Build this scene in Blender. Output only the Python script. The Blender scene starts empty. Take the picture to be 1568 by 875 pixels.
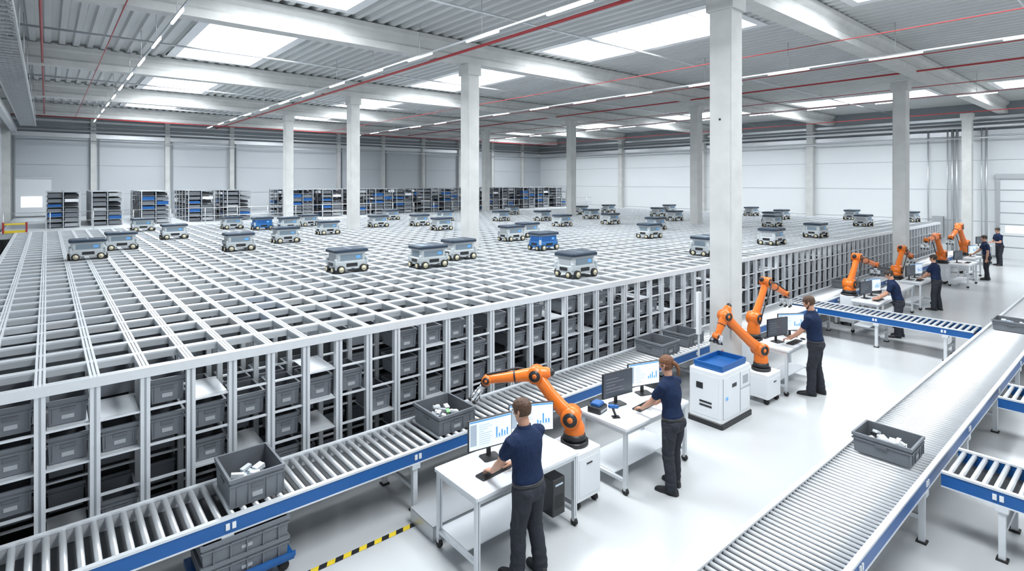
import bpy, math, random
from mathutils import Vector, Matrix
random.seed(7)
COL=bpy.context.scene.collection
# ------------------------------------------------------------------ materials
MATS={}
def mat(name,color,rough=.5,metal=0.0,var=.06,scale=8.0,bump=0.0,emit=0.0,ecol=None,spec=None,dist=0.0):
    if name in MATS: return MATS[name]
    m=bpy.data.materials.new(name); m.use_nodes=True
    nt=m.node_tree; b=nt.nodes["Principled BSDF"]
    tc=nt.nodes.new("ShaderNodeTexCoord"); no=nt.nodes.new("ShaderNodeTexNoise")
    no.inputs["Scale"].default_value=scale; no.inputs["Detail"].default_value=3; no.inputs["Distortion"].default_value=dist
    nt.links.new(tc.outputs["Object"],no.inputs["Vector"])
    mx=nt.nodes.new("ShaderNodeMix"); mx.data_type='RGBA'
    c=color
    mx.inputs[6].default_value=(c[0]*(1-var),c[1]*(1-var),c[2]*(1-var),1)
    mx.inputs[7].default_value=(min(1,c[0]*(1+var)),min(1,c[1]*(1+var)),min(1,c[2]*(1+var)),1)
    nt.links.new(no.outputs["Fac"],mx.inputs[0]); nt.links.new(mx.outputs[2],b.inputs["Base Color"])
    b.inputs["Roughness"].default_value=rough; b.inputs["Metallic"].default_value=metal
    if spec is not None: b.inputs["Specular IOR Level"].default_value=spec
    if bump>0:
        bp=nt.nodes.new("ShaderNodeBump"); bp.inputs["Strength"].default_value=bump; bp.inputs["Distance"].default_value=.02
        nt.links.new(no.outputs["Fac"],bp.inputs["Height"]); nt.links.new(bp.outputs["Normal"],b.inputs["Normal"])
    if emit>0:
        b.inputs["Emission Color"].default_value=(*(ecol or color),1); b.inputs["Emission Strength"].default_value=emit
        m.cycles.emission_sampling='NONE'
    MATS[name]=m; return m
M_floor=mat("floor_concrete",(.50,.52,.53),.22,0,.09,.5,0)
M_conc=mat("concrete",(.56,.57,.56),.8,0,.16,2.5,.2)
M_wall_shade=mat("wall_panel_shade",(.50,.53,.56),.6,0,.06,.4)  # greyer than the right wall: shade put into the panel colour
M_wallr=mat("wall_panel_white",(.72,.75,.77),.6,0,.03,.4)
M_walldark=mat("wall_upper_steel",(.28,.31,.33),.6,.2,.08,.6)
M_deck=mat("roof_deck_steel",(.56,.58,.58),.5,.15,.08,.7)
M_steel=mat("galvanised_steel",(.60,.62,.64),.35,.75,.08,12)
M_alu=mat("aluminium_profile",(.70,.73,.76),.34,.3,.05,10)
M_post=mat("aluminium_post",(.52,.55,.57),.4,.3,.08,6)
M_aludk=mat("aluminium_dark",(.33,.36,.39),.4,.4,.05,10)  # darker aluminium tone for seams, grooves, inner posts and trim
M_pan_shade=mat("conveyor_pan_shade",(.07,.075,.08),.6,.1,.1,10)  # near-black so the gaps between rollers look shaded
M_roller=mat("roller_steel",(.64,.66,.68),.38,.55,.05,10)
M_white=mat("white_paint",(.74,.76,.78),.4,0,.02,5)
M_lam=mat("desk_laminate",(.72,.75,.78),.3,0,.02,5)
M_blue=mat("rail_blue",(.010,.10,.33),.35,.1,.06,5)
M_bluel=mat("plastic_blue",(.03,.16,.42),.4,0,.06,5)
M_red=mat("pipe_red",(.36,.03,.035),.4,0,.06,5)
M_grey=mat("tote_grey",(.150,.165,.185),.5,0,.10,6)
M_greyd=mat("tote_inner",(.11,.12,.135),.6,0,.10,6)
M_totein=mat("tote_store_grey",(.22,.24,.26),.5,0,.15,3)
M_greyl=mat("tote_label",(.36,.38,.40),.5,0,.05,6)
M_inner_shade=mat("interior_shade",(.06,.065,.07),.7,0,.1,6)  # painted shade for the inside of the storage grid
M_black=mat("black_plastic",(.018,.019,.022),.4,0,.1,10)
M_rub=mat("rubber",(.02,.02,.02),.75,0,.1,10)
M_orange=mat("robot_orange",(.78,.18,.02),.30,0,.05,5)
M_yel=mat("tape_yellow",(.75,.56,.03),.5,0,.05,5)
M_cream=mat("wheel_hub",(.55,.50,.33),.5,0,.05,5)
M_lid=mat("shuttle_lid",(.028,.045,.07),.5,0,.08,6,0,0,None,.25)
M_bodyg=mat("shuttle_body",(.50,.54,.56),.4,.1,.06,6)
M_bodyd=mat("shuttle_side",(.20,.26,.31),.4,.1,.06,6)
M_skin=mat("skin",(.52,.28,.19),.5,0,.06,20)
M_shirt=mat("navy_polo",(.011,.022,.060),.85,0,.25,7,.9,0,None,.2,1.5)
M_trous=mat("work_trousers",(.032,.035,.045),.85,0,.25,8,1.0,0,None,.2,1.5)
M_shoe=mat("black_shoe",(.012,.012,.014),.5,0,.1,9)
M_hair=mat("brown_hair",(.075,.036,.018),.6,0,.4,40,.6)
M_hair2=mat("auburn_hair",(.14,.055,.022),.6,0,.4,40,.6)
M_hair3=mat("dark_hair",(.03,.02,.015),.6,0,.4,40,.6)
M_eye=mat("eye_white",(.8,.8,.8),.3,0,.02,5)
M_lip=mat("lips",(.42,.16,.13),.5,0,.05,5)
M_screen=mat("screen_white",(.66,.73,.80),.3,0,.02,3,0,.38,(.80,.90,1.0))
M_scrD=mat("screen_dark",(.05,.06,.08),.2,0,.05,3,0,.05,(.4,.5,.6))
M_scrB=mat("screen_blue",(.10,.32,.62),.3,0,.05,3,0,.25,(.15,.40,.8))
M_scrG=mat("screen_grey",(.42,.50,.58),.3,0,.05,3,0,.12,(.5,.62,.75))
M_sky=mat("skylight_glazing",(.9,.95,1),.4,0,.02,3,0,4.0,(.93,.97,1.0))
M_led=mat("led_tube",(1,1,1),.4,0,0,3,0,4.0,(.95,.98,1.0))
M_win=mat("window_glow",(.8,.9,1),.3,0,.02,3,0,1.2,(.85,.93,1.0))
M_pack=mat("parcel_white",(.66,.70,.74),.4,0,.1,12)
M_green=mat("bottle_green",(.2,.5,.2),.4,0,.1,12)
M_card=mat("cardboard",(.35,.25,.16),.7,0,.1,12)

# ------------------------------------------------------------------ mesh builder
class MB:
    def __init__(s): s.v=[];s.f=[];s.m=[];s.sm=[];s.ml=[]
    def mi(s,m):
        if m not in s.ml: s.ml.append(m)
        return s.ml.index(m)
    def add(s,vs,fs,m,smooth=False):
        o=len(s.v); s.v.extend([tuple(v) for v in vs]); k=s.mi(m)
        for f in fs: s.f.append(tuple(i+o for i in f)); s.m.append(k); s.sm.append(smooth)
    def bx(s,x0,x1,y0,y1,z0,z1,m):
        s.add([(x0,y0,z0),(x1,y0,z0),(x1,y1,z0),(x0,y1,z0),(x0,y0,z1),(x1,y0,z1),(x1,y1,z1),(x0,y1,z1)],
              [(0,3,2,1),(4,5,6,7),(0,1,5,4),(1,2,6,5),(2,3,7,6),(3,0,4,7)],m)
    def chb(s,x0,x1,y0,y1,z0,z1,m,c=.02,ct=None):
        if ct is None: ct=c
        def ringp(a,z):
            X0,X1,Y0,Y1=x0+a,x1-a,y0+a,y1-a; k=c
            return [(X0+k,Y0,z),(X1-k,Y0,z),(X1,Y0+k,z),(X1,Y1-k,z),(X1-k,Y1,z),(X0+k,Y1,z),(X0,Y1-k,z),(X0,Y0+k,z)]
        R=[ringp(0,z0),ringp(0,z1-ct),ringp(ct,z1)] if ct>0 else [ringp(0,z0),ringp(0,z1)]
        s.rings(R,m,False)
    def rings(s,R,m,smooth=True,cap=True):
        n=len(R[0]); vs=[p for r in R for p in r]; fs=[]
        for i in range(len(R)-1):
            for j in range(n):
                a=i*n+j;b=i*n+(j+1)%n
                fs.append((a,b,b+n,a+n))
        if cap:
            fs.append(tuple(reversed(range(n)))); fs.append(tuple((len(R)-1)*n+j for j in range(n)))
        s.add(vs,fs,m,smooth)
    def obx(s,p1,p2,w,h,m,up=(0,0,1)):
        p1=Vector(p1);p2=Vector(p2);d=(p2-p1).normalized();u=Vector(up)
        if abs(d.dot(u))>.98: u=Vector((0,1,0))
        a=d.cross(u).normalized();b=a.cross(d).normalized()
        R=[[p+a*sx*w/2+b*sy*h/2 for sx,sy in((-1,-1),(1,-1),(1,1),(-1,1))] for p in(p1,p2)]
        s.rings(R,m,False)
    def cyl(s,p1,p2,r,m,seg=12,r2=None,smooth=True,cap=True):
        if r2 is None:r2=r
        p1=Vector(p1);p2=Vector(p2);d=(p2-p1).normalized()
        u=Vector((0,0,1)) if abs(d.z)<.95 else Vector((1,0,0))
        a=d.cross(u).normalized();b=d.cross(a).normalized()
        R=[[p+(a*math.cos(2*math.pi*k/seg)+b*math.sin(2*math.pi*k/seg))*rr for k in range(seg)] for p,rr in((p1,r),(p2,r2))]
        s.rings(R,m,smooth,cap)
    def tube(s,pts,rad,m,seg=12,flat=None,smooth=True,ends=True):
        P=[Vector(p) for p in pts]; n=len(P)
        if not hasattr(rad,'__len__'): rad=[rad]*n
        T=[]
        for i in range(n):
            a=P[max(0,i-1)];b=P[min(n-1,i+1)];T.append((b-a).normalized())
        u=Vector((0,0,1)) if abs(T[0].z)<.9 else Vector((0,1,0))
        a=T[0].cross(u).normalized();R=[]
        def rg(c,t,a,r):
            b=t.cross(a).normalized();out=[]
            for k in range(seg):
                q=(a*math.cos(2*math.pi*k/seg)+b*math.sin(2*math.pi*k/seg))*r
                if flat: 
                    f=Vector(flat[0]).normalized(); q=q-f*q.dot(f)*(1-flat[1])
                out.append(c+q)
            return out
        for i in range(n):
            a=(a-T[i]*a.dot(T[i])).normalized()
            if i==0 and ends:
                R.append(rg(P[0]-T[0]*rad[0]*.95,T[0],a,rad[0]*.25)); R.append(rg(P[0]-T[0]*rad[0]*.6,T[0],a,rad[0]*.78))
            R.append(rg(P[i],T[i],a,rad[i]))
            if i==n-1 and ends:
                R.append(rg(P[i]+T[i]*rad[i]*.6,T[i],a,rad[i]*.78)); R.append(rg(P[i]+T[i]*rad[i]*.95,T[i],a,rad[i]*.25))
        s.rings(R,m,smooth)
    def ell(s,c,r,m,seg=12,nr=7):
        R=[]
        for i in range(nr):
            th=math.pi*(i+.35)/(nr-.3); 
            R.append([(c[0]+r[0]*math.sin(th)*math.cos(2*math.pi*k/seg),c[1]+r[1]*math.sin(th)*math.sin(2*math.pi*k/seg),c[2]-r[2]*math.cos(th)) for k in range(seg)])
        s.rings(R,m,True)
    def mesh(s,name):
        me=bpy.data.meshes.new(name); me.from_pydata(s.v,[],s.f); 
        for m in s.ml: me.materials.append(m)
        me.polygons.foreach_set("material_index",s.m); me.polygons.foreach_set("use_smooth",s.sm); me.update(); return me
    def obj(s,name,loc=(0,0,0),rz=0,parent=None):
        o=bpy.data.objects.new(name,s.mesh(name)); COL.objects.link(o); o.location=loc; o.rotation_euler=(0,0,rz)
        if parent: o.parent=parent
        return o
def inst(name,me,loc,rz=0,sc=1):
    o=bpy.data.objects.new(name,me); COL.objects.link(o); o.location=loc; o.rotation_euler=(0,0,rz); o.scale=(sc,sc,sc); return o

# ------------------------------------------------------------------ room
XW0,XW1,YW0,YW1=-1.75,38.5,-9.0,41.0
ZD=8.27
b=MB(); b.bx(XW0-.3,XW1+.3,YW0,YW1+.3,-.2,0,M_floor); b.obj("floor")
b=MB(); b.bx(XW0-.3,XW1+.3,YW1,YW1+.25,0,6.75,M_wall_shade); b.bx(XW0-.3,XW1+.3,YW1,YW1+.25,6.75,8.9,M_walldark)
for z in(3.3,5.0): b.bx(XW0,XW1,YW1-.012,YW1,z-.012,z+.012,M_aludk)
b.bx(XW0,XW1,YW1-.12,YW1,6.6,6.85,M_steel); b.bx(XW0,XW1,YW1-.06,YW1,7.5,7.62,M_steel)
b.obj("wall_back")
b=MB()
x=XW0+.1
while x<XW1:
    b.bx(x-.13,x+.13,YW1-.28,YW1-.002,0,ZD-.05,M_conc); b.bx(x+.25,x+.32,YW1-.1,YW1-.002,0,6.6,M_walldark); x+=3.75
b.obj("trim_back_pilasters")
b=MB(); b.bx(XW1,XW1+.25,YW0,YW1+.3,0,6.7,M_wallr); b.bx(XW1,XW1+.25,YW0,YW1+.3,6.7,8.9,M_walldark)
for z in(1.9,3.6,5.2): b.bx(XW1-.01,XW1,YW0,YW1,z-.01,z+.01,M_aludk)
b.bx(XW1-.14,XW1,YW0,YW1,6.55,6.8,M_steel); b.bx(XW1-.08,XW1,YW0,YW1,7.4,7.55,M_steel)
b.obj("wall_right")
b=MB()
for y in (14.9,22.7,30.5,-1.5):
    b.bx(XW1-.4,XW1-.002,y-.2,y+.2,0,ZD-.05,M_conc)
b.obj("trim_right_pilasters")
b=MB()
for y,r in ((6.05,.05),(6.25,.03),(7.3,.06),(7.5,.06),(7.72,.03),(8.6,.04)): b.cyl((XW1-.2,y,0),(XW1-.2,y,7.1),r,M_steel,8)
b.bx(XW1-.3,XW1-.02,7.9,8.4,.9,2.1,M_greyl); b.bx(XW1-.3,XW1-.02,9.1,9.5,1.0,1.8,M_wallr)
b.obj("wall_riser_pipes")
b=MB(); b.bx(XW0-.25,XW0,YW0,YW1+.3,0,8.9,M_wall_shade)
for yy in (14,22,30,38): b.bx(XW0,XW0+.3,yy-.2,yy+.2,0,8.2,M_conc)
b.obj("wall_left")
SK=[]
for (a,c) in ((3.3,5.6),(12.2,14.5),(30.6,33.0)):
    for (p,q) in ((-1.4,4.6),(7.0,12.9),(15.7,21.3),(24.0,29.6),(32.2,37.4)):
        SK.append((a,c,p,q))
b=MB()
P=.34; n=int((XW1-XW0)/P)+1
prof=[(0,0),(.13,0),(.17,.09),(.30,.09),(.34,0)]
for i in range(n):
    xb=XW0+i*P; xc=xb+P/2
    cuts=[(p,q) for (a,c,p,q) in SK if a-.17<=xc<=c+.17]
    segs=[];y=YW0
    for p,q in cuts: segs.append((y,p-.1)); y=q+.1
    segs.append((y,YW1))
    for (y0,y1) in segs:
        vs=[];fs=[]
        for (dx,dz) in prof: vs+= [(xb+dx,y0,ZD+dz),(xb+dx,y1,ZD+dz)]
        for k in range(4): fs.append((2*k,2*k+2,2*k+3,2*k+1))
        b.add(vs,fs,M_deck)
b.obj("ceiling")
b=MB(); g_=.12
xs=sorted(set([XW0-.3,XW1+.3]+[s[0]-g_ for s in SK]+[s[1]+g_ for s in SK])); ys=sorted(set([YW0,YW1+.3]+[s[2]-g_ for s in SK]+[s[3]+g_ for s in SK]))
for i in range(len(xs)-1):
    for j in range(len(ys)-1):
        xc=(xs[i]+xs[i+1])/2; yc=(ys[j]+ys[j+1])/2
        if any(a<xc<c and p<yc<q for a,c,p,q in SK): continue
        b.bx(xs[i],xs[i+1],ys[j],ys[j+1],ZD+.11,ZD+.25,M_deck)
b.obj("ceiling_roof_slab")
for idx,(a,c,p,q) in enumerate(SK):
    b=MB(); z=ZD+.45
    b.bx(a-.35,c+.35,p-.35,q+.35,z,z+.04,M_sky)
    for t0,t1 in ((a-.26,a),(c,c+.26)): b.bx(t0,t1,p-.2,q+.2,ZD-.03,ZD-.005,M_white); 
    for t0,t1 in ((p-.2,p),(q,q+.2)): b.bx(a,c,t0,t1,ZD-.03,ZD-.005,M_white)
    for t0,t1 in ((a-.05,a),(c,c+.05)): b.bx(t0,t1,p-.05,q+.05,ZD-.004,z-.002,M_white)
    for t0,t1 in ((p-.05,p),(q,q+.05)): b.bx(a,c,t0,t1,ZD-.004,z-.002,M_white)
    nn=5
    for k in range(1,nn): 
        yy=p+(q-p)*k/nn; b.bx(a,c,yy-.03,yy+.03,z-.20,z-.13,M_steel)
    b.obj("window_%d"%(idx+1))
for y in (-2.9,5.4,13.7,22.1,30.4,38.7):
    b=MB(); 
    prof=[(-.2,7.62),(.2,7.62),(.2,7.80),(.13,7.87),(.13,8.05),(.24,8.12),(.24,8.25),(-.24,8.25),(-.24,8.12),(-.13,8.05),(-.13,7.87),(-.2,7.80)]
    b.rings([[(xx,y+py,pz) for py,pz in prof] for xx in (XW0+.31,XW1-.02)],M_conc,False); b.obj("concrete_girder")
def column(x,y,s=.42,cond=False):
    b=MB(); h=s/2
    b.chb(x-h,x+h,y-h,y+h,0,7.28,M_conc,.025,0)
    b.bx(x-h-.03,x+h+.03,y-h-.05,y+h+.05,7.28,7.615,M_conc)
    if cond:
        b.bx(x+h,x+h+.05,y-.16,y-.06,0,7.2,M_white)
        for z in (1.9,2.9,3.9,4.9,5.9): b.bx(x+h,x+h+.07,y-.18,y-.04,z,z+.06,M_steel)
        b.bx(x-h-.006,x-h,y-.02,y+.02,5.2,5.24,M_black)
    b.obj("concrete_column")
COLS=[(9.9,5.38),(9.9,13.7),(9.9,22.1),(9.9,30.3),(23.4,6.05),(23.4,14.2),(23.4,22.3),(23.4,30.5),(36.9,6.6),(23.4,-2.8)]
for i,(x,y) in enumerate(COLS): column(x,y,.42 if i else .44,i==0)
b=MB()
for x,z,r in ((-.1,7.95,.028),(1.2,8.1,.014),(8.6,7.85,.04),(15.2,8.1,.012),(18.6,8.1,.014),(21.8,7.95,.03),(25.0,8.1,.014),(28.2,8.1,.014),(34.8,8.0,.022)):
    b.cyl((x,YW0+.3,z-.28 if z<8 else z-.51),(x,YW1-.3,z-.28 if z<8 else z-.51),r,M_red,8)
b.cyl((XW0+.35,37.9,7.5),(XW1-.5,37.9,7.5),.03,M_red,8)
b.obj("sprinkler_pipes")
b=MB()
for y in (2.0,10.2,18.4,26.8,35.0): b.cyl((XW0+.35,y,7.98),(XW1-.5,y,7.98),.03,M_steel,8)
for z,r in ((7.0,.09),(6.4,.05),(7.22,.04)):
    b.cyl((XW1-.45,YW0+.3,z),(XW1-.45,YW1-.5,z),r,M_steel,8); b.cyl((XW0+.35,YW1-.5,z),(XW1-.5,YW1-.5,z),r*.7,M_steel,8)
b.obj("service_pipes")
b=MB()
for x in (-1.05,-.45):
    b.bx(x-.02,x+.02,1.5,39,7.0,7.12,M_steel)
y=1.6
while y<39: b.bx(-1.05,-.45,y,y+.05,7.0,7.03,M_steel); y+=.35
for x in (-.95,-.85,-.75,-.62): b.cyl((x,1.5,7.05),(x,39,7.05),.02,M_aludk,6)
y=3.
while y<39: b.cyl((-.43,y,7.05),(-.43,y,8.2),.012,M_steel,6); b.cyl((-1.07,y,7.05),(-1.07,y,8.2),.012,M_steel,6); y+=3
b.bx(-1.4,-1.2,1.5,39,6.6,6.9,M_steel)
b.obj("cable_tray")
for x in (2.0,7.6,17.1,27.0):
    b=MB(); b.bx(x-.022,x+.022,1.0,39.5,7.38,7.42,M_steel)
    y=1.2
    while y<38: 
        b.bx(x-.024,x+.024,y,y+1.2,7.345,7.381,M_led); 
        b.cyl((x,y+.6,7.4),(x,y+.6,8.25),.008,M_steel,5)
        y+=2.75
    b.obj("linear_ceiling_light")
b=MB()
b.bx(XW1-.08,XW1-.02,1.4,5.6,0,4.2,M_wallr)
for k in range(1,7): b.bx(XW1-.09,XW1-.02,1.4,5.6,.6*k-.02,.6*k+.02,M_aludk)
b.bx(XW1-.1,XW1-.02,1.7,5.3,1.35,1.72,M_win)
for y in (1.35,5.6): b.bx(XW1-.14,XW1-.01,y-.08,y+.08,0,4.35,M_steel)
b.bx(XW1-.2,XW1-.01,1.3,5.7,4.2,4.45,M_steel)
b.obj("door_1")
b=MB(); b.bx(-1.35,.2,YW1-.06,YW1-.016,2.1,4.2,M_wallr); b.bx(-1.1,-.2,YW1-.08,YW1-.02,2.6,3.2,M_win); b.bx(-1.4,.25,YW1-.09,YW1-.016,4.2,4.3,M_steel); b.obj("door_2")
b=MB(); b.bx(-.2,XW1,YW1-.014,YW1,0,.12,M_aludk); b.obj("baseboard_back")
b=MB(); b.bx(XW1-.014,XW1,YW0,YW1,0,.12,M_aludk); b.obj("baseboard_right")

# ------------------------------------------------------------------ storage grid
PX,PY=.43,.62; GX0=.378-3*PX; NX=80; GY0=7.08; NY=35; GH=2.05
GX1=GX0+NX*PX; GY1=GY0+NY*PY
def incol(x,y): return any(abs(x-a)<.38 and abs(y-c)<.38 for a,c in COLS)
b=MB()
def track(p0,p1,axis):
    if axis=='x':
        y=p0[1]; b.bx(p0[0],p1[0],y-.045,y+.045,GH-.09,GH-.024,M_post)
        for d in(-.037,.037,0): b.bx(p0[0],p1[0],y+d-.011,y+d+.011,GH-.024,GH-.002,M_alu)
    else:
        x=p0[0]; b.bx(x-.040,x+.040,p0[1],p1[1],GH-.088,GH-.022,M_post)
        for d in(-.033,.033,0): b.bx(x+d-.011,x+d+.011,p0[1],p1[1],GH-.022,GH,M_alu)
for j in range(NY+1): track((GX0-.04,GY0+j*PY),(GX1+.04,0),'x')
for i in range(NX+1): track((GX0+i*PX,GY0-.04),(0,GY1+.04),'y')
b.bx(GX0-.04,GX1+.04,GY0-.055,GY0-.047,GH-.10,GH-.0,M_alu)
b.obj("storage_grid_track")
b=MB()
for i in range(NX+1):
    for j in range(NY+1):
        x=GX0+i*PX;y=GY0+j*PY
        if j==0: b.bx(x-.044,x+.044,y-.04,y+.04,0,GH-.1,M_alu)
        elif j<4 or i<2 or i>NX-2: b.bx(x-.03,x+.03,y-.03,y+.03,0,GH-.1,M_post)
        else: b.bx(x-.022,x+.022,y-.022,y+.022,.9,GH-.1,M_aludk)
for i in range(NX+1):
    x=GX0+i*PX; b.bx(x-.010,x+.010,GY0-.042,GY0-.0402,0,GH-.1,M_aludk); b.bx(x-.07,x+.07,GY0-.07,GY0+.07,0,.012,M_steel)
b.obj("storage_grid_posts")
b=MB()
LV=[.06+k*.385 for k in range(5)]
for k,z in enumerate(LV):
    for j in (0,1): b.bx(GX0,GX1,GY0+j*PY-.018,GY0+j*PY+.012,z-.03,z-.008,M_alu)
    b.bx(GX0,GX1,GY0+.02,GY0+2*PY-.05,z-.016,z-.010,M_steel) if k in(0,) else None
for i in range(NX):
    for k in range(1,5):
        if random.random()<.3:
            x=GX0+i*PX; b.bx(x+.05,x+PX-.05,GY0+.02,GY0+PY-.04,LV[k]-.012,LV[k]-.006,M_alu)
b.bx(GX0,GX1,GY0+2*PY+.04,GY0+2*PY+.05,0,1.6,M_inner_shade)  # added dark panel and block below paint the shade behind the totes
b.bx(GX0+.02,GX1-.02,GY0+2*PY+.06,GY1,0.0,.85,M_inner_shade)
b.obj("storage_grid_shelves_and_shade")
def tote_mesh(b,cx,cy,z,sx,sy,h,detail=True,front=True,m=None,mi=None):
    m=m or M_grey; mi=mi or M_greyd
    x0,x1,y0,y1=cx-sx/2,cx+sx/2,cy-sy/2,cy+sy/2; t=.012
    tp=.012
    o0=[(x0+tp,y0+tp,z),(x1-tp,y0+tp,z),(x1-tp,y1-tp,z),(x0+tp,y1-tp,z)]
    o1=[(x0,y0,z+h),(x1,y0,z+h),(x1,y1,z+h),(x0,y1,z+h)]
    i1=[(x0+t,y0+t,z+h),(x1-t,y0+t,z+h),(x1-t,y1-t,z+h),(x0+t,y1-t,z+h)]
    i0=[(x0+t+tp,y0+t+tp,z+.02),(x1-t-tp,y0+t+tp,z+.02),(x1-t-tp,y1-t-tp,z+.02),(x0+t+tp,y1-t-tp,z+.02)]
    V=o0+o1+i1+i0
    b.add(V,[(0,3,2,1),(0,1,5,4),(1,2,6,5),(2,3,7,6),(3,0,4,7),(4,5,9,8),(5,6,10,9),(6,7,11,10),(7,4,8,11)],m)
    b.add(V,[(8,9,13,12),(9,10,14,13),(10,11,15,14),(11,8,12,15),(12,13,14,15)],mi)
    if detail:
        e=.012
        for (a0,a1,b0,b1) in ((x0-e,x1+e,y0-e,y0),(x0-e,x1+e,y1,y1+e),(x0-e,x0,y0,y1),(x1,x1+e,y0,y1)):
            b.bx(a0,a1,b0,b1,z+h-.035,z+h,m)
            b.bx(a0+.004,a1-.004,b0+.004 if b1-b0<.02 else b0,b1,z+h-.075,z+h-.06,m)
        if front:
            b.bx(cx-.06,cx+.06,y0-.006+tp*.3,y0+.01,z+h*.52,z+h*.66,M_greyd)
            b.bx(cx-.05,cx+.05,y0+.003,y0+.012,z+h*.2,z+h*.36,M_greyl)
            b.bx(cx-.004-sx*.38,cx+.004-sx*.38,y0-.002,y0+.012,z+.03,z+h*.7,m); b.bx(cx-.004+sx*.38,cx+.004+sx*.38,y0-.002,y0+.012,z+.03,z+h*.7,m)
b=MB()
for i in range(NX):
    cx=GX0+(i+.5)*PX
    for j in range(2):
        cy=GY0+(j+.5)*PY
        if incol(cx,cy): continue
        top=random.choice([5,5,5,4,5,4])
        for k,z in enumerate(LV):
            if k>=top or random.random()<(.22 if k else .05): continue
            tote_mesh(b,cx,cy+random.uniform(-.01,.015),z,.315,.49,random.choice([.25,.27,.27]),True,j==0)
b.obj("front_tote_stacks")
b=MB()
for i in range(NX):
    cx=GX0+(i+.5)*PX
    for j in range(2,NY):
        cy=GY0+(j+.5)*PY
        if incol(cx,cy): continue
        r=random.random()
        z=1.655 if r<.75 else (1.3 if r<.92 else .9)
        tote_mesh(b,cx,cy,z,.33,.50,.28,False,False,M_totein,M_totein)
        if random.random()<.6: b.bx(cx-.12,cx+.10,cy-.17,cy+.14,z+.03,z+random.uniform(.12,.24),random.choice([M_pack,M_pack,M_greyl,M_greyl,M_pack,M_card,M_bluel,M_white]))
b.obj("inner_tote_stacks")

# ------------------------------------------------------------------ shuttle robots
def shuttle(variant):
    b=MB(); side=M_bodyd if variant!=1 else M_blue; body=M_bodyg if variant!=1 else M_bluel; lid=M_lid
    b.chb(-.35,.35,-.245,.245,.09,.24,body,.03,.01)
    b.chb(-.32,.32,-.225,.225,.24,.41,body,.03,.0)
    b.bx(-.24,.24,-.231,.231,.26,.38,side); b.bx(-.326,.326,-.15,.15,.26,.38,M_greyl if variant==0 else side)
    b.chb(-.355,.355,-.26,.26,.41,.432,M_greyl,.03,.0)
    b.chb(-.37,.37,-.275,.275,.43,.495,lid,.04,.022)
    b.bx(-.02,.02,-.20,.20,.494,.498,M_bodyd); b.bx(-.28,-.1,-.18,.18,.494,.497,M_bodyd) if variant==2 else None
    b.bx(-.365,-.35,-.10,.10,.15,.21,M_black); b.bx(.35,.365,-.10,.10,.15,.21,M_black)
    b.bx(-.12,.12,-.255,-.243,.13,.20,M_black); b.bx(-.12,.12,.243,.255,.13,.20,M_black)
    b.bx(.10,.2,-.235,-.23,.29,.35,M_scrB); b.bx(-.2,-.1,.23,.235,.29,.35,M_scrB)
    for sx in(-1,1):
        for sy in(-1,1):
            x=sx*.245;y=sy*.245
            b.cyl((x,y,.082),(x,y+sy*.05,.082),.082,M_rub,16); b.cyl((x,y+sy*.045,.082),(x,y+sy*.056,.082),.055,M_cream,12); b.cyl((x,y+sy*.05,.082),(x,y+sy*.062,.082),.018,M_steel,8)
            x2=sx*.355;y2=sy*.15
            b.cyl((x2-sx*.01,y2,.07),(x2+sx*.035,y2,.07),.065,M_rub,14); b.cyl((x2+sx*.03,y2,.07),(x2+sx*.04,y2,.07),.042,M_cream,10)
            b.chb(min(sx*.31,sx*.365),max(sx*.31,sx*.365),min(sy*.20,sy*.265),max(sy*.20,sy*.265),.17,.30,M_bodyg,.012,.01)
    return b.mesh("shuttle_robot")
SH=[shuttle(0),shuttle(1),shuttle(2)]
RB=[(0.67,18.12,0),(1.66,19.8,0),(3.3,22.27,0),(4.11,17.33,0),(6.06,18.85,0),(2.79,26.66,2),(5.9,25.64,0),(6.9,24.3,1),(7.9,23.4,2),(8.94,24.87,0),(8.27,20.58,2),(11.0,22.45,0),(4.93,11.58,0),(6.96,11.21,2),(8.25,12.04,0),(12.22,19.07,0),(12.87,21.55,0),(10.95,11.62,1),(11.92,14.16,0),(13.46,14.88,2),(17.69,17.01,0),(8.61,7.72,0),(16.47,11.43,2),(20.33,16.74,0),(13.56,8.15,2),(17.52,8.2,0),(21.03,8.2,2),(27.91,8.85,0),(27.11,12.09,0),(31.2,15.2,0),(32,10.2,0),(29.5,13.2,2),(24.5,16,0),(26.5,18.3,0),(22.3,19.9,2),(24.7,23.1,0),(19.1,20.2,0),(17.4,21.6,0),(15.6,23.8,2),(21.5,25.5,0),(27.5,23,0),(30.5,20.5,0),(32.3,17.5,0),(19.5,13.5,2),(32.6,7.9,0),(13.8,26.0,0),(24.6,11.2,0),(22.6,12.6,0)]
for x,y,v in RB:
    gx=GX0+round((x-GX0)/PX)*PX; gy=GY0+(round((y-GY0)/PY-.5)+.5)*PY
    inst("shuttle_robot",SH[v],(gx,gy,GH+.001),random.choice([0,0,math.pi]) if v!=1 else 0,1.05)

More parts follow.
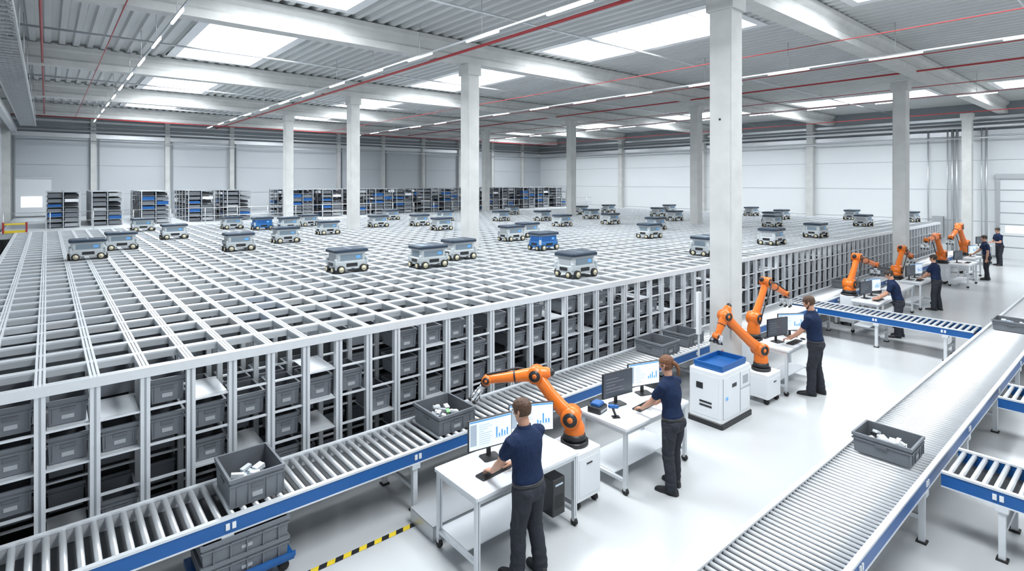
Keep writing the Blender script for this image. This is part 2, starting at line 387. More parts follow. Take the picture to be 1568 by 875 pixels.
# ------------------------------------------------------------------ deck and racks at the back
b=MB()
b.bx(XW0+.35,33.0,GY1+.15,YW1-.5,GH-.25,GH-.02,M_post)
for i in range(12):
    for y in (GY1+.4,34.5,40.2): b.bx(-1+i*3-.08,-1+i*3+.08,y-.08,y+.08,0,GH-.25,M_steel)
b.obj("mezzanine_platform")
b=MB()
x=-1.3
yr=GY1+.35
while x<32.9:
    b.cyl((x,yr,GH-.02),(x,yr,GH+.75),.018,M_steel,6); x+=1.4
for z in (GH+.38,GH+.75): b.cyl((-1.3,yr,z),(32.9,yr,z),.014,M_steel,6)
b.obj("platform_guard_rail")
b=MB(); b.bx(-1.3,-.6,28.9,29.0,GH-.02,GH+.08,M_yel); b.bx(-1.3,-.6,28.9,29.0,GH+.3,GH+.36,M_yel); b.bx(-1.32,-1.26,28.88,29.02,GH-.02,GH+.4,M_red); b.bx(-.64,-.58,28.88,29.02,GH-.02,GH+.4,M_red); b.obj("yellow_barrier")
def rack(seed):
    random.seed(seed); b=MB(); W,Lr,Hh=1.15,4.2,1.58
    for x in (-W/2,0,W/2):
        for k in range(6):
            y=k*Lr/5; b.bx(x-.02,x+.02,y-.02,y+.02,0,Hh,M_steel if x else M_aludk)
    nlev=7
    for l in range(nlev+1):
        z=.04+l*(Hh-.08)/nlev
        b.bx(-W/2,W/2,0,Lr,z,z+.012,M_aludk)
        if l==nlev: break
        for k in range(10):
            for cx in (-.29,.29):
                if random.random()<.12: continue
                y=.05+k*Lr/10; mm=random.choice([M_grey,M_greyd,M_grey,M_blue,M_black,M_greyd,M_grey,M_greyl,M_totein,M_white if l>3 else M_grey])
                hh=random.uniform(.10,.165); b.bx(cx-.24,cx+.24,y,y+.36,z+.014,z+.02+hh,mm)
    return b.mesh("tote_rack")
RK=[rack(s) for s in (1,2,3)]
random.seed(11)
for i,x in enumerate([.55,2.15,4.0,6.0,7.7,11.1,12.7,14.4,16.0,17.6,19.4,21.2,24.6,26.3,28.1,29.9,31.6]):
    inst("tote_rack",RK[i%3],(x,30.9 if i in(0,) else 31.2+.3*(i%2),GH-.02))

# ------------------------------------------------------------------ conveyors
def conveyor(name,a0,a1,b0,b1,axis,h=.75,pitch=.1,r=.027,blue=(True,True),legs=2.1,legoff=.6):
    b=MB()
    def B(p0,p1,q0,q1,z0,z1,m):
        if axis=='x': b.bx(p0,p1,q0,q1,z0,z1,m)
        else: b.bx(q0,q1,p0,p1,z0,z1,m)
    def C(p,q0,q1,z,r,m):
        if axis=='x': b.cyl((p,q0,z),(p,q1,z),r,m,12)
        else: b.cyl((q0,p,z),(q1,p,z),r,m,12)
    for side,bl in ((b0,blue[0]),(b1-.035,blue[1])):
        B(a0,a1,side,side+.035,h-.15,h-.012,M_blue if bl else M_alu)
        B(a0,a1,side-.008,side+.043,h-.012,h+.012,M_alu)
        B(a0,a1,side-.006,side+.041,h-.165,h-.15,M_alu)
    p=a0+.06
    while p<a1-.03: 
        C(p,b0+.045,b1-.045,h-.03,r,M_roller); C(p,b0+.034,b1-.034,h-.03,r*.45,M_black); p+=pitch
    B(a0,a1,b0+.035,b1-.035,h-.155,h-.145,M_pan_shade)  # sheet under the rollers, its dark colour painting the shade in the gaps
    p=a0+legoff
    while p<a1-.1:
        for q in (b0+.01,b1-.07):
            B(p-.03,p+.03,q,q+.06,.02,h-.166,M_alu); B(p-.05,p+.05,q-.02,q+.08,0,.02,M_rub)
            B(p-.055,p+.055,q-.022,q+.082,h-.22,h-.166,M_alu)
        B(p-.02,p+.02,b0+.07,b1-.07,.25,.30,M_alu)
        B(p-.018,p+.018,b0-.012,b0,h-.11,h-.05,M_white); B(p+.04,p+.075,b0-.012,b0,h-.11,h-.05,M_white)
        p+=legs
    return b.obj(name)
conveyor("roller_conveyor",-1.6,15.3,5.90,6.76,'x',.75,.118,.029,(True,False),2.1,.85)
conveyor("roller_conveyor",16.35,33,5.96,6.76,'x',.75,.118,.029,(True,False),2.1,.85)
conveyor("roller_conveyor",2.65,6.76,15.42,16.25,'y',.75,.118,.029,(True,True),1.35,.5)
conveyor("roller_conveyor",2.6,34,1.70,2.58,'x',.75,.076,.024,(True,False),2.1,.7)
conveyor("roller_conveyor",-4.0,1.62,7.75,8.6,'y',.75,.1,.027,(True,True),1.5,.6)
conveyor("roller_conveyor",-4.0,1.62,11.1,11.95,'y',.75,.1,.027,(True,True),1.5,.6)
conveyor("roller_conveyor",-4.0,1.62,16.3,17.15,'y',.75,.1,.027,(True,True),1.5,.6)

def tote(x,y,z,rz=0,items=True,sx=.6,sy=.4,h=.30,seed=0):
    random.seed(seed+100); b=MB(); tote_mesh(b,0,0,0,sx,sy,h,True,True)
    for xx in (-sx/2-.012,sx/2+.004): b.bx(xx,xx+.008,-.06,.06,h*.55,h*.7,M_greyd)
    for k in (-.3,-.1,.1,.3): b.bx(k*sx/.6-.004,k*sx/.6+.004,-sy/2-.004,-sy/2+.012,.02,h-.07,M_grey)
    if items:
        for k in range(18):
            px=random.uniform(-sx/2+.12,sx/2-.12);py=random.uniform(-sy/2+.12,sy/2-.12);zz=random.uniform(.03,h*.55)
            a=random.uniform(0,3.1);L=random.uniform(.04,.09)
            b.obx((px-L*math.cos(a)*.8,py-L*math.sin(a)*.5,zz+.04),(px+L*math.cos(a)*.8,py+L*math.sin(a)*.5,zz+.06),random.uniform(.04,.09),random.uniform(.02,.05),random.choice([M_pack,M_pack,M_pack,M_greyl,M_scrG,M_black,M_green if k==3 else M_pack]))
    return b.obj("storage_tote",(x,y,z),rz)
CZ=.752
tote(1.66,6.33,CZ,0,True,.52,.62,.30,1)
tote(4.14,6.33,CZ,0,True,.56,.64,.25,2)
tote(9.05,6.33,CZ,0,False,.56,.62,.24,3)
tote(9.98,6.36,CZ,0,False,.56,.6,.24,4)
tote(19.0,6.36,CZ,0,False,.6,.6,.24,5)
tote(7.80,2.15,CZ,0,True,.50,.60,.23,6)
tote(16.4,2.15,CZ,0,True,.56,.6,.22,7)
tote(22.5,6.36,CZ,0,False,.6,.6,.24,8)
b=MB(); b.bx(-.45,.45,-.32,.32,.12,.17,M_blue); b.bx(-.46,.46,-.33,-.31,.15,.2,M_blue)
for sx in(-1,1):
    for sy in(-1,1):
        b.cyl((sx*.36,sy*.25-.02,.055),(sx*.36,sy*.25+.02,.055),.055,M_rub,12); b.bx(sx*.36-.03,sx*.36+.03,sy*.25-.03,sy*.25+.03,.1,.125,M_steel)
for z in (.172,.375): tote_mesh(b,0,0,z,.8,.58,.2,True,True)
for z in (.172,.375):
    for k in(-.3,-.15,0,.15,.3): b.bx(k-.005,k+.005,-.303,-.278,z+.01,z+.14,M_grey)
b.obj("tote_cart",(1.52,6.16,0))
b=MB(); x=1.7
k=0
while x<3.45:
    m=M_yel if k%2==0 else M_black
    b.add([(x,5.66,.003),(x+.09,5.66,.003),(x+.13,5.73,.003),(x+.04,5.73,.003)],[(0,1,2,3)],m); x+=.09;k+=1
b.obj("floor_hazard_tape")

# ------------------------------------------------------------------ desks
DH=.87
def desk(x0,x1,y0,y1,h=DH,name="packing_desk"):
    b=MB(); W=x1-x0; D=y1-y0
    b.chb(0,W,0,D,h-.035,h,M_lam,.015,.004)
    for x in (.04,W-.04):
        for y in (.05,D-.05):
            b.bx(x-.024,x+.024,y-.024,y+.024,.10,h-.035,M_alu); b.bx(x-.005,x+.005,y-.026,y+.026,.12,h-.04,M_aludk)
            b.cyl((x-.018,y,.045),(x+.018,y,.045),.045,M_rub,12); b.bx(x-.026,x+.026,y-.02,y+.02,.06,.10,M_steel)
        b.bx(x-.02,x+.02,.05,D-.05,.16,.20,M_alu); b.bx(x-.02,x+.02,.05,D-.05,h-.09,h-.036,M_alu)
    for y in (.05,D-.05): b.bx(.04,W-.04,y-.02,y+.02,h-.09,h-.036,M_alu)
    b.bx(.04,W-.04,D-.07,D-.03,.16,.20,M_alu)
    b.bx(.06,W-.06,.25,D-.08,.195,.21,M_lam)
    return b.obj(name,(x0,y0,0))
def monitor(x,y,z,rz,bright=True,w=.56,h=.35):
    b=MB()
    b.chb(-.11,.11,-.09,.09,0,.012,M_black,.02,.002)
    b.bx(-.025,.025,.03,.05,.01,.30,M_black)
    zc=.12
    b.bx(-w/2,w/2,-.012,.018,zc,zc+h,M_black); b.bx(-w/4,w/4,.018,.035,zc+.08,zc+h-.08,M_black)
    y0=-.0135
    b.bx(-w/2+.008,w/2-.008,y0,-.012,zc+.014,zc+h-.008,M_screen if bright else M_scrD)
    y1=-.0145
    if bright:
        b.bx(-w/2+.012,w/2-.012,y1,y0,zc+h-.030,zc+h-.012,M_scrB)
        b.bx(-w/2+.02,-w/2+.10,y1,y0,zc+.06,zc+h-.05,M_scrG)
        for k in range(10): b.bx(-w/2+.13,-w/2+.13+random.uniform(.06,.18),y1,y0,zc+.06+k*.024,zc+.065+k*.024,M_scrG)
        for k in range(5): b.bx(.07+k*.035,.09+k*.035,y1,y0,zc+.10,zc+.13+random.uniform(0,.10),M_scrB)
        b.bx(.06,.25,y1,y0,zc+.09,zc+.095,M_scrG)
    else:
        for k in range(5): b.bx(-w/2+.05,-w/2+.05+random.uniform(.1,.35),y1,y0,zc+.08+k*.045,zc+.086+k*.045,M_aludk)
    return b.obj("computer_monitor",(x,y,z),rz)
def keyboard(x,y,z,rz):
    b=MB(); b.chb(-.22,.22,-.07,.07,0,.018,M_black,.01,.004)
    for r in range(5):
        for c in range(15): b.bx(-.205+c*.0275,-.205+c*.0275+.022,-.06+r*.024,-.06+r*.024+.019,.018,.023,M_rub)
    b.obj("keyboard",(x,y,z),rz)
def mouse(x,y,z):
    b=MB(); b.ell((0,0,.017),(.03,.055,.017),M_black,12,7); b.obj("computer_mouse",(x,y,z))
def pc(x,y,z,rz=0):
    b=MB(); b.chb(-.1,.1,-.22,.22,0,.42,M_black,.01,.008)
    for k in range(8): b.bx(-.07,.07,-.222,-.218,.08+k*.02,.09+k*.02,M_rub)
    b.bx(-.06,.06,-.224,-.219,.34,.36,M_scrG); b.obj("pc_tower",(x,y,z),rz)
def scanner(x,y,z,rz=0):
    b=MB(); b.tube([(0,0,.02),(0,.03,.09),(0,.04,.13)],[.018,.016,.02],M_black,10); b.tube([(0,-.02,.14),(0,.08,.155)],[.025,.03],M_blue,10,); b.bx(-.04,.04,-.05,.05,0,.012,M_black); b.obj("barcode_scanner",(x,y,z),rz)
random.seed(5)
desk(3.28,4.78,4.42,5.22)
monitor(3.90,5.0,DH,math.radians(-10)); monitor(4.52,4.98,DH,math.radians(-28))
keyboard(3.74,4.72,DH,math.radians(4)); mouse(4.12,4.70,DH)
pc(4.5,4.70,.211)
b=MB(); b.bx(0,1.3,0,.5,.0,.16,M_steel); b.bx(.02,1.28,-.004,0,.03,.13,M_alu); b.bx(0,1.3,0,.5,.16,.175,M_greyl); b.obj("equipment_plinth",(3.3,5.27,0))
desk(5.66,7.1,4.42,5.26)
monitor(6.22,5.02,DH,math.radians(-8),False); monitor(6.83,5.02,DH,math.radians(-18),True)
keyboard(6.45,4.72,DH,math.radians(4)); mouse(6.8,4.66,DH); scanner(5.85,4.75,DH,1.0)
b=MB(); b.chb(-.11,.11,-.1,.1,0,.09,M_black,.015,.01); b.chb(-.08,.08,-.07,.07,.09,.13,M_blue,.015,.01); b.bx(-.08,.08,-.102,-.1,.02,.05,M_greyl); b.obj("label_printer",(5.82,5.05,DH),.2)
desk(10.6,12.1,4.52,5.16)
monitor(11.05,4.92,DH,math.radians(-15),False); monitor(11.65,4.92,DH,math.radians(-35),True); keyboard(11.25,4.68,DH,0); mouse(11.6,4.66,DH)
desk(16.45,17.9,4.72,5.4)
monitor(17.0,5.2,DH,-.2,False); monitor(17.55,5.2,DH,-.4,True); keyboard(17.0,4.9,DH,0)
desk(20.9,22.3,4.85,5.45)
monitor(21.3,5.25,DH,-.2,False); monitor(21.9,5.25,DH,-.4,True); keyboard(21.4,5.02,DH,0)
desk(18.9,20.3,4.9,5.4)
desk(26.6,28.1,4.7,5.35); monitor(27.2,5.15,DH,-.3,False); keyboard(27.5,4.9,DH,0)
desk(29.0,30.4,4.95,5.35); monitor(29.9,5.2,DH,-.3,True)
desk(34.4,35.6,5.4,6.1); monitor(35.0,5.8,DH,-.3,False)

# ------------------------------------------------------------------ robot arms
def arm(base,S,E,W,T,ped=None,sc=1.0,name="robot_arm"):
    b=MB(); B=Vector(base);S=Vector(S);E=Vector(E);W=Vector(W);T=Vector(T)
    pl=(W-S); pl.z=0; pl.normalize(); ax=Vector((pl.y,-pl.x,0))
    b.cyl(B,B+Vector((0,0,.05)),.17*sc,M_black,20); b.cyl(B+Vector((0,0,.05)),B+Vector((0,0,.14)),.145*sc,M_black,20,.13*sc)
    b.tube([B+Vector((0,0,.14)),B+Vector((0,0,.2)),((B+Vector((0,0,.2)))+S)/2,S],[.125*sc,.125*sc,.11*sc,.09*sc],M_orange,16)
    def joint(c,r,w,m=M_orange):
        b.cyl(c-ax*w,c+ax*w,r,m,20); b.cyl(c-ax*(w+.012),c+ax*(w+.012),r*.72,M_black,16); b.cyl(c-ax*(w+.016),c+ax*(w+.016),r*.3,M_orange,10)
    joint(S,.12*sc,.11*sc); joint(E,.10*sc,.09*sc)
    d=(E-S)
    bulge=d.cross(ax).normalized()*.02
    b.tube([S,S+d*.25+bulge,S+d*.6+bulge,E],[.105*sc,.092*sc,.08*sc,.085*sc],M_orange,14,(ax,.75))
    f=(W-E)
    fn=f.normalized()
    b.tube([E-fn*.14,E,E+f*.25,E+f*.7,W],[.075*sc,.09*sc,.078*sc,.058*sc,.052*sc],M_orange,14)
    b.tube([E-fn*.20,E-fn*.13],[.05*sc,.06*sc],M_black,12)
    b.cyl(E+f*.42,E+f*.45,.078*sc,M_black,14)
    joint(W,.06*sc,.06*sc)
    g=(T-W).normalized(); L=(T-W).length
    b.cyl(W,W+g*.09,.048*sc,M_black,14); b.cyl(W+g*.09,W+g*(L-.12),.035*sc,M_steel,14)
    pc_=W+g*(L-.12); u=g.cross(ax).normalized()
    b.obx(pc_-ax*.13,pc_+ax*.13,.10,.03,M_alu,u)
    for s1 in(-.1,0,.1):
        for s2 in (-.035,.035):
            q=pc_+ax*s1+u*s2; b.cyl(q,q+g*.08,.012,M_steel,8); b.cyl(q+g*.08,q+g*.11,.016,M_rub,10,.028)
    b.tube([S+ax*.12*sc+Vector((0,0,-.1)),S+d*.3+ax*.13*sc,S+d*.7+ax*.12*sc+bulge*3,E+ax*.12*sc,E+f*.4+ax*.06+Vector((0,0,.09)),W+Vector((0,0,.07))],.014,M_black,8)
    if ped:
        w,d2,h=ped; x,y=B.x,B.y; z0=.11
        b.chb(x-w/2,x+w/2,y-d2/2,y+d2/2,z0,B.z,M_white,.015,.01)
        b.bx(x-w/2+.04,x+w/2-.04,y-d2/2-.004,y-d2/2,z0+.05,B.z-.08,M_lam); b.bx(x-w/2-.004,x-w/2,y-d2/2+.04,y+d2/2-.04,z0+.05,B.z-.08,M_lam)
        b.bx(x-.05,x+.05,y-d2/2-.012,y-d2/2-.003,B.z-.16,B.z-.145,M_black)
        for sx in(-1,1):
            for sy in(-1,1):
                cx=x+sx*(w/2-.06);cy=y+sy*(d2/2-.06); b.cyl((cx-.02,cy,.05),(cx+.02,cy,.05),.05,M_rub,12); b.bx(cx-.03,cx+.03,cy-.03,cy+.03,.09,.112,M_steel)
    return b.obj(name)
arm((5.16,4.86,.70),(5.12,4.88,1.04),(4.94,5.35,1.50),(4.46,5.78,1.42),(4.32,5.9,1.16),(.44,.5,.7),1.05)
arm((10.15,4.82,.55),(10.12,4.83,.93),(9.35,5.1,1.62),(9.15,5.14,1.28),(9.12,5.15,1.15),(.5,.5,.55),1.0)
arm((11.25,5.5,.75),(11.27,5.5,1.2),(11.8,5.5,1.89),(12.7,5.47,1.52),(12.76,5.5,1.22),(.44,.38,.75),1.05)
arm((17.3,5.7,.85),(17.3,5.7,1.15),(17.9,5.7,1.85),(19.4,5.66,1.5),(19.5,5.72,1.15),(.42,.36,.85),1.25)
arm((21.6,5.7,.8),(21.6,5.7,1.1),(22.2,5.7,1.75),(23.0,5.66,1.45),(23.05,5.66,1.2),(.42,.36,.8),1.3)
arm((27.2,5.66,.8),(27.2,5.66,1.15),(26.5,5.68,1.9),(25.2,5.7,1.85),(25.1,5.75,1.5),(.42,.36,.8),1.4)
arm((30.9,5.62,.8),(30.9,5.62,1.3),(30.1,5.66,2.1),(29.0,5.72,1.7),(28.9,5.75,1.4),(.42,.36,.8),1.5)
b=MB()
b.chb(-.5,.5,-.32,.32,.0,.09,M_black,.02,.01)
b.chb(-.48,.48,-.30,.30,.09,.90,M_white,.02,.012)
b.bx(-.44,.10,-.304,-.30,.15,.82,M_lam); b.bx(.13,.44,-.306,-.30,.15,.50,M_lam); b.bx(.13,.44,-.306,-.30,.55,.82,M_lam)
b.bx(.2,.37,-.312,-.305,.60,.74,M_greyl); b.bx(-.36,-.30,-.312,-.303,.45,.5,M_scrB); b.bx(-.16,-.02,-.31,-.303,.62,.68,M_black)
for a0 in (-.445,.108,.445): b.bx(a0-.003,a0+.003,-.3065,-.30,.15,.82,M_aludk)
b.bx(.12,.44,-.3065,-.30,.522,.528,M_aludk)
b.bx(-.484,-.48,-.24,.24,.15,.82,M_lam); b.bx(-.49,-.483,-.12,.1,.30,.33,M_black); b.bx(-.49,-.483,-.12,.1,.36,.39,M_black); b.bx(-.49,-.483,.04,.16,.58,.68,M_black)
b.chb(-.40,.40,-.26,.26,.90,.93,M_blue,.02,.005)
for (a0,a1,c0,c1) in((-.40,.40,-.26,-.235),(-.40,.40,.235,.26),(-.40,-.375,-.235,.235),(.375,.40,-.235,.235)): b.bx(a0,a1,c0,c1,.93,1.0,M_blue)
b.cyl((.44,.2,.9),(.44,.2,1.0),.02,M_red,10)
b.obj("control_cabinet",(8.86,4.92,0))
b=MB(); b.cyl((0,0,0),(0,0,1.9),.02,M_alu,8); b.bx(-.12,.12,-.12,.12,0,.02,M_steel); b.bx(-.05,.05,-.03,.03,1.15,1.95,M_white); b.bx(-.03,.03,-.034,-.03,1.2,1.9,M_lam); b.obj("signal_post",(9.45,5.68,0))

# ------------------------------------------------------------------ people
def remesh_obj(b,name,vox,parent,sm=3):
    me=b.mesh(name); o=bpy.data.objects.new(name+"_tmp",me); COL.objects.link(o)
    r=o.modifiers.new("r",'REMESH'); r.mode='VOXEL'; r.voxel_size=vox; r.use_smooth_shade=True
    s=o.modifiers.new("s",'SMOOTH'); s.factor=.5; s.iterations=sm
    dg=bpy.context.evaluated_depsgraph_get(); 
    nm=bpy.data.meshes.new_from_object(o.evaluated_get(dg)); bpy.data.objects.remove(o)
    nm.materials.clear(); nm.materials.append(b.ml[0]); nm.name=name
    for p in nm.polygons: p.use_smooth=True
    q=bpy.data.objects.new(name,nm); COL.objects.link(q); q.parent=parent; return q
def ring(c,rx,ry,seg=24):
    return [(c[0]+rx*math.cos(2*math.pi*k/seg),c[1]+ry*math.sin(2*math.pi*k/seg),c[2]) for k in range(seg)]
def ik(S,W,l1,l2,hint):
    d=W-S; L=d.length
    if L>(l1+l2)*.985: W=S+d*((l1+l2)*.985/L); d=W-S; L=d.length
    a=(l1*l1-l2*l2+L*L)/(2*L); h=math.sqrt(max(0,l1*l1-a*a)); n=d.normalized()
    hh=(hint-n*hint.dot(n)).normalized()
    return S+n*a+hh*h,W
def hand(b,W,d,n,side,curl=1.0,s=1.0):
    d=d.normalized(); n=(n-d*n.dot(d)).normalized(); x=d.cross(n).normalized()
    if x.x*(-side)<0: x=-x
    R=[]
    for t,hw,ht in ((-.01,.024,.019),(.02,.030,.017),(.05,.039,.016),(.085,.042,.014),(.098,.038,.009)):
        c=W+d*t*s; R.append([c+x*hw*s*math.cos(2*math.pi*k/12)+n*ht*s*math.sin(2*math.pi*k/12) for k in range(12)])
    b.rings(R,M_skin)
    for off,L,rr in ((.031,.072,.0088),(.011,.082,.009),(-.010,.076,.0088),(-.030,.060,.0078)):
        p=W+d*.088*s+x*off*s; dd=d+x*off*1.2; dd.normalize(); pts=[p]; ang=0
        for frac,bend in ((.46,.35),(.30,.55),(.24,.45)):
            ang+=bend*curl; v=dd*math.cos(ang)+n*math.sin(ang); p=p+v*L*frac*s; pts.append(p)
        b.tube(pts,[rr*s,rr*s,rr*.92*s,rr*.8*s],M_skin,8)
    p=W+d*.03*s+x*.028*s; v1=(d*.65+x*.75+n*.25).normalized(); v2=(d*.9+x*.3+n*.35).normalized()
    b.tube([p,p+v1*.042*s,p+v1*.042*s+v2*.03*s,p+v1*.042*s+v2*.052*s],[.014*s,.0115*s,.0105*s,.009*s],M_skin,8)
def worker(loc,yaw,H=1.78,Lw=None,Rw=None,female=False,hair=M_hair,vox=.010,head_yaw=0,head_pitch=-18,lean=.06,hairst="short",beard=False,stance=.11,bk=1.10,feet=(.035,-.035)):
    s=H/1.78
    e=bpy.data.objects.new("warehouse_worker",None); COL.objects.link(e); e.location=loc; e.rotation_euler=(0,0,yaw-math.pi/2); e.scale=(s,s,s); e.empty_display_size=.2
    V=Vector; w=.93 if female else 1.0
    if female: bk*=.96
    L=lambda z: lean*max(0,(z-.95)/.5)
    b=MB()
    b.rings([ring((0,.0,z),rx*bk,ry*bk) for z,rx,ry in ((.80,.150,.095),(.85,.170,.122),(.92,.170,.126),(.97,.160,.116),(1.0,.155,.112))],M_trous)
    ft=[(-stance-.01,feet[0]),(stance+.01,feet[1])]
    for i,sx in enumerate((-1,1)):
        fx,fy=ft[i]
        pts=[(sx*.088,-.005,.88),(sx*.095,.0,.72)]; rad=[.096,.087]
        for z,r_ in ((.58,.074),(.54,.078),(.50,.070),(.46,.076),(.42,.069),(.34,.070),(.27,.066),(.22,.071),(.175,.065),(.135,.072),(.10,.067),(.07,.069)):
            t=(.72-z)/(.72-.07); bend=.026*math.exp(-((z-.5)/.15)**2)
            pts.append((sx*.095*(1-t)+fx*t,fy*t-.008*t+bend,z)); rad.append(r_)
        b.tube(pts,[q*bk for q in rad],M_trous,16)
        b.tube([(sx*.186,.0,.73),(sx*.182,.005,.59)],[.034,.036],M_trous,10,((1,0,0),.6))
        b.ell((sx*.085,-.06,.90),(.085,.085,.09),M_trous)
    remesh_obj(b,"trousers",vox,e,1)
    b=MB()
    for i,sx in enumerate((-1,1)):
        fx,fy=ft[i]; R=[]
        for yy,hw,hh in ((-.10,.022,.06),(-.088,.036,.085),(-.06,.044,.10),(0,.046,.105),(.06,.049,.080),(.12,.053,.060),(.17,.047,.050),(.20,.036,.038),(.212,.018,.022)):
            cc=(fx+sx*yy*.18,fy+yy)
            R.append([(cc[0]+hw*cx,cc[1],.001+hh*cz) for cx,cz in ((-.95,0),(.95,0),(1,.25),(.85,.7),(.5,1),(-.5,1),(-.85,.7),(-1,.25))])
        b.rings(R,M_shoe)
    o=b.obj("shoes",parent=e)
    b=MB(); 
    tor=((.975,.150,.106),(1.0,.162,.119),(1.03,.162,.120),(1.08,.155,.113),(1.14,.151,.111),(1.22,.163,.118),(1.31,.180,.126),(1.38,.190,.120),(1.43,.165,.100),(1.47,.105,.08),(1.50,.064,.062))
    if female: tor=((.975,.150,.106),(1.0,.158,.117),(1.03,.154,.114),(1.08,.140,.104),(1.14,.134,.103),(1.22,.148,.122),(1.30,.162,.130),(1.38,.168,.112),(1.43,.150,.095),(1.47,.10,.075),(1.50,.062,.06))
    b.rings([ring((0,L(z),z),rx*bk,ry*bk) for z,rx,ry in tor],M_shirt)
    sh=.182*w*bk
    arms=[]
    for sx,Wt in ((-1,Lw),(1,Rw)):
        S=V((sx*sh,L(1.42)-.005,1.405))
        if Wt is None: Wt=V((sx*.27,.06,.84))
        Wt=V(Wt); hint=V((sx*.55,-.45,-.6))
        E,W=ik(S,Wt,.30,.265,hint)
        arms.append((sx,S,E,W))
        c=S+(E-S)*.56
        b.tube([S+V((-sx*.05,0,.01)),S,S+(E-S)*.25,c],[.066,.069*w,.067*w,.068*w],M_shirt,14)
    remesh_obj(b,"polo_shirt",vox,e,3)
    b=MB(); 
    R=[[(rr*math.cos(t),L(1.5)+.004+rr*1.0*math.sin(t),z+.012*(-math.sin(t))) for t in [2*math.pi*k/20 for k in range(20)]] for rr,z in ((.080,1.475),(.071,1.52),(.064,1.52),(.064,1.47))]
    b.rings(R,M_shirt,True,False)
    R=[ring((0,0,z),rx*bk,ry*bk) for z,rx,ry in ((.965,.158,.114),(.967,.167,.123),(.997,.165,.121),(.999,.156,.112))]
    b.rings(R,M_black,True,False)
    b.obj("collar_and_belt",parent=e)
    b=MB(); hy=L(1.5)
    b.tube([(0,hy-.005,1.40),(0,hy,1.50),(0,hy+.012,1.57)],[.07,.060*w,.058*w],M_skin,16)
    for sx,S,E,W in arms:
        b.tube([S,S+(E-S)*.5,E],[.052*w,.049*w,.043*w],M_skin,14)
        b.tube([E,E+(W-E)*.3,E+(W-E)*.75,W],[.043*w,.044*w,.032*w,.027*w],M_skin,14,)
    b.rings([ring((0,L(z),z),rx*.88,ry*.88) for z,rx,ry in tor[4:]],M_skin)
    z0=1.545
    RT=Matrix.Translation(V((0,hy+.005,1.56)))@Matrix.Rotation(math.radians(head_yaw),4,'Z')@Matrix.Rotation(math.radians(head_pitch),4,'X')@Matrix.Translation(-V((0,hy+.005,1.56)))
    prof=((.0,.026,.030,.058),(.012,.040,.046,.045),(.035,.052,.064,.026),(.065,.064,.082,.012),(.095,.070,.092,.004),(.125,.0745,.098,0),(.155,.075,.100,-.004),(.185,.067,.092,-.006),(.21,.050,.072,-.006),(.228,.026,.040,-.006),(.234,.008,.012,-.006))
    def hp(rs): 
        return [[RT@V((rx_*math.cos(t)*1.0,hy+yo+ry_*math.sin(t),z0+z)) for t in [2*math.pi*k/24 for k in range(24)]] for z,rx_,ry_,yo in rs]
    b.rings(hp(prof),M_skin)
    b.tube([RT@V((0,hy+.088,z0+.125)),RT@V((0,hy+.104,z0+.10)),RT@V((0,hy+.108,z0+.085))],[.009,.012,.015],M_skin,10)
    remesh_obj(b,"body",vox*.8,e,2)
    b=MB()
    for sx in(-1,1):
        c=RT@V((sx*.077,hy-.004,z0+.108)); b.tube([c+V((0,-.004,.024)),c,c+V((0,.004,-.024))],[.011,.014,.009],M_skin,8)
        b.tube([c+V((sx*.006,-.008,.026)),c+V((sx*.010,-.014,.0)),c+V((sx*.005,-.002,-.026))],[.005,.006,.005],M_skin,6)
        c=RT@V((sx*.031,hy+.086,z0+.118)); b.ell(c,(.012,.009,.008),M_eye,10,6); c=RT@V((sx*.031,hy+.0945,z0+.118)); b.ell(c,(.0055,.003,.0055),M_black,8,5)
        b.tube([RT@V((sx*.018,hy+.099,z0+.136)),RT@V((sx*.034,hy+.096,z0+.140)),RT@V((sx*.050,hy+.084,z0+.134))],[.003,.004,.003],hair,6)
    b.tube([RT@V((-.022,hy+.082,z0+.050)),RT@V((0,hy+.090,z0+.051)),RT@V((.022,hy+.082,z0+.050))],[.004,.007,.004],M_lip,8)
    for sx,S,E,W in arms:
        d=(W-E).normalized()
        if W.y>.2: d=(d+V((0,.5,0))); d.z=max(d.z,-.25); 
        nn=V((0,0,-1)) if W.y>.2 else V((-sx,0,0))
        hand(b,W,d,nn,sx,1.0 if W.y>.2 else .8,w)
    b.obj("face_and_hands",parent=e)
    b=MB(); g=.011
    hz=((.045,.060,.070,.018),(.065,.068,.084,.010),(.095,.0725,.094,.003),(.125,.077,.100,0),(.155,.079,.103,-.005),(.185,.074,.099,-.007),(.212,.058,.080,-.007),(.234,.034,.05,-.007),(.245,.010,.014,-.007))
    hh=[(z,rx+ (g*.5 if z<.1 else g*.8),ry+g*.7,yo) for z,rx,ry,yo in hz]
    R=hp(hh); n=24; vs=[p for r in R for p in r]; fs=[]
    for i in range(len(R)-1):
        zt=(hh[i][0]+hh[i+1][0])/2
        for j in range(n):
            t=2*math.pi*(j+.5)/n; fr=math.sin(t)
            lim=(.165 if fr>.45 else (.105 if fr>-.05 else .045 if (hairst!="short") else .06))
            if zt<lim: continue
            a=i*n+j;c=i*n+(j+1)%n; fs.append((a,c,c+n,a+n))
    fs.append(tuple((len(R)-1)*n+j for j in range(n)))
    b.add(vs,fs,hair,True)
    if hairst=="pony":
        b.ell(RT@V((0,hy-.118,z0+.125)),(.035,.03,.035),hair,12,7)
        b.tube([RT@V((0,hy-.125,z0+.13)),RT@V((0.01,hy-.155,z0+.08)),RT@V((.015,hy-.15,z0+.02)),RT@V((.01,hy-.135,z0-.04))],[.028,.03,.024,.010],hair,10)
        for sx in (-1,1): b.tube([RT@V((sx*.07,hy+.045,z0+.15)),RT@V((sx*.083,hy+.01,z0+.12)),RT@V((sx*.07,hy-.05,z0+.10))],[.012,.016,.014],hair,8)
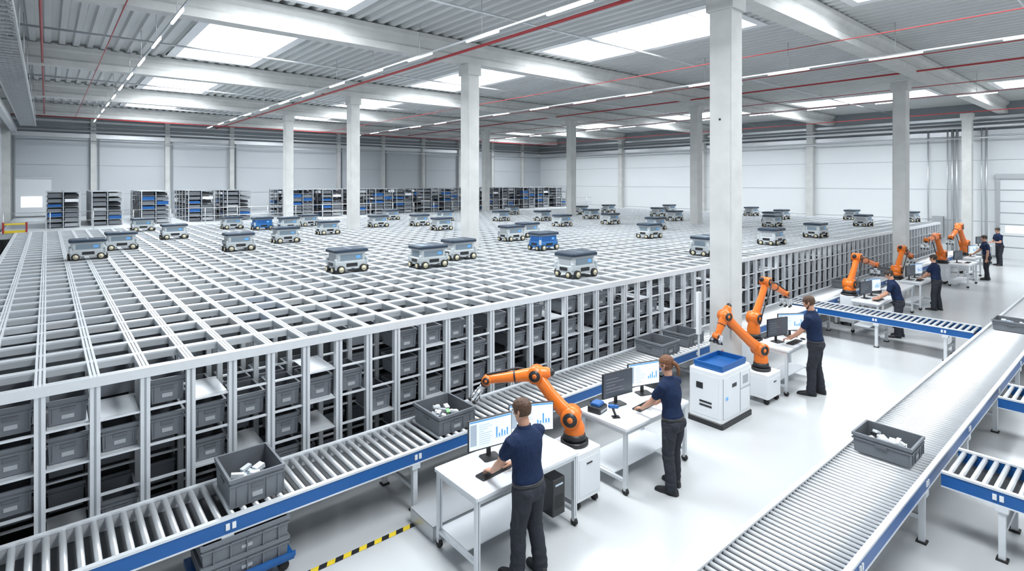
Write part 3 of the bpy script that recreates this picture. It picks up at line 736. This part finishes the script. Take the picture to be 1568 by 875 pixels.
    if beard:
        b.tube([RT@V((sx_*.066,hy+y_,z0+z_)) for sx_,y_,z_ in ((-1,.01,.07),(-.72,.055,.03),(0,.088,.012),(.72,.055,.03),(1,.01,.07))],[.010,.017,.02,.017,.010],hair,8)
    o=b.obj("hair",parent=e); sd=o.modifiers.new("s",'SOLIDIFY'); sd.thickness=.012; sd.offset=-1
    ss=o.modifiers.new("ss",'SUBSURF'); ss.levels=1; ss.render_levels=1
    return e
R_=math.radians
worker((3.77,4.20,0),R_(95),1.80,(-.13,.42,.93),(.17,.38,.93),vox=.008,head_yaw=10,head_pitch=-14,lean=.05,bk=1.14,feet=(.05,-.05))
worker((6.28,4.15,0),R_(92),1.74,(-.10,.45,.96),(.20,.42,.96),female=True,hair=M_hair2,vox=.008,head_yaw=2,head_pitch=-16,hairst="pony",bk=1.14,feet=(-.04,.05))
worker((11.15,4.25,0),R_(98),1.86,(-.12,.43,.92),(.16,.42,.92),hair=M_hair,vox=.011,head_pitch=-22,beard=True,bk=1.14,feet=(.06,-.05))
worker((16.9,4.42,0),R_(105),1.74,(-.10,.46,.98),(.16,.46,.98),hair=M_hair3,vox=.013,head_pitch=-30,lean=.14,bk=1.14)
worker((21.35,4.58,0),R_(80),1.74,(-.12,.40,.95),(.16,.42,.95),hair=M_hair3,vox=.014,head_pitch=-10)
worker((29.5,4.65,0),R_(110),1.84,None,(.12,.40,1.0),hair=M_hair3,vox=.016,head_pitch=-10)
worker((35.0,5.05,0),R_(130),1.82,(-.05,.30,1.1),(.1,.3,1.1),hair=M_hair3,vox=.018,head_pitch=-10)

# ------------------------------------------------------------------ light, world, camera
def area(name,loc,sx,sy,power,rot=(0,0,0),col=(1,1,1)):
    l=bpy.data.lights.new(name,'AREA'); l.shape='RECTANGLE'; l.size=sx; l.size_y=sy; l.energy=power; l.color=col
    o=bpy.data.objects.new(name,l); COL.objects.link(o); o.location=loc; o.rotation_euler=rot
for i,(a,c,p,q) in enumerate(SK):
    area("skylight_daylight",((a+c)/2,(p+q)/2,ZD+.40),c-a-.1,q-p-.1,600,(0,0,0),(.96,.985,1))
w=bpy.data.worlds.new("World"); bpy.context.scene.world=w; w.use_nodes=True
w.node_tree.nodes["Background"].inputs[0].default_value=(.90,.95,1,1); w.node_tree.nodes["Background"].inputs[1].default_value=1.1
cam=bpy.data.cameras.new("camera"); co=bpy.data.objects.new("camera",cam); COL.objects.link(co)
co.location=(0,0,4.05); co.rotation_euler=(math.pi/2,0,-math.atan2(.646,.7636))
cam.sensor_width=36; cam.clip_end=200
cam.lens=36*842/1568; cam.shift_x=0; cam.shift_y=-(437.5-278)/1568
sc=bpy.context.scene; sc.camera=co
sc.view_settings.view_transform='Standard'; sc.view_settings.look='None'; sc.view_settings.exposure=.05
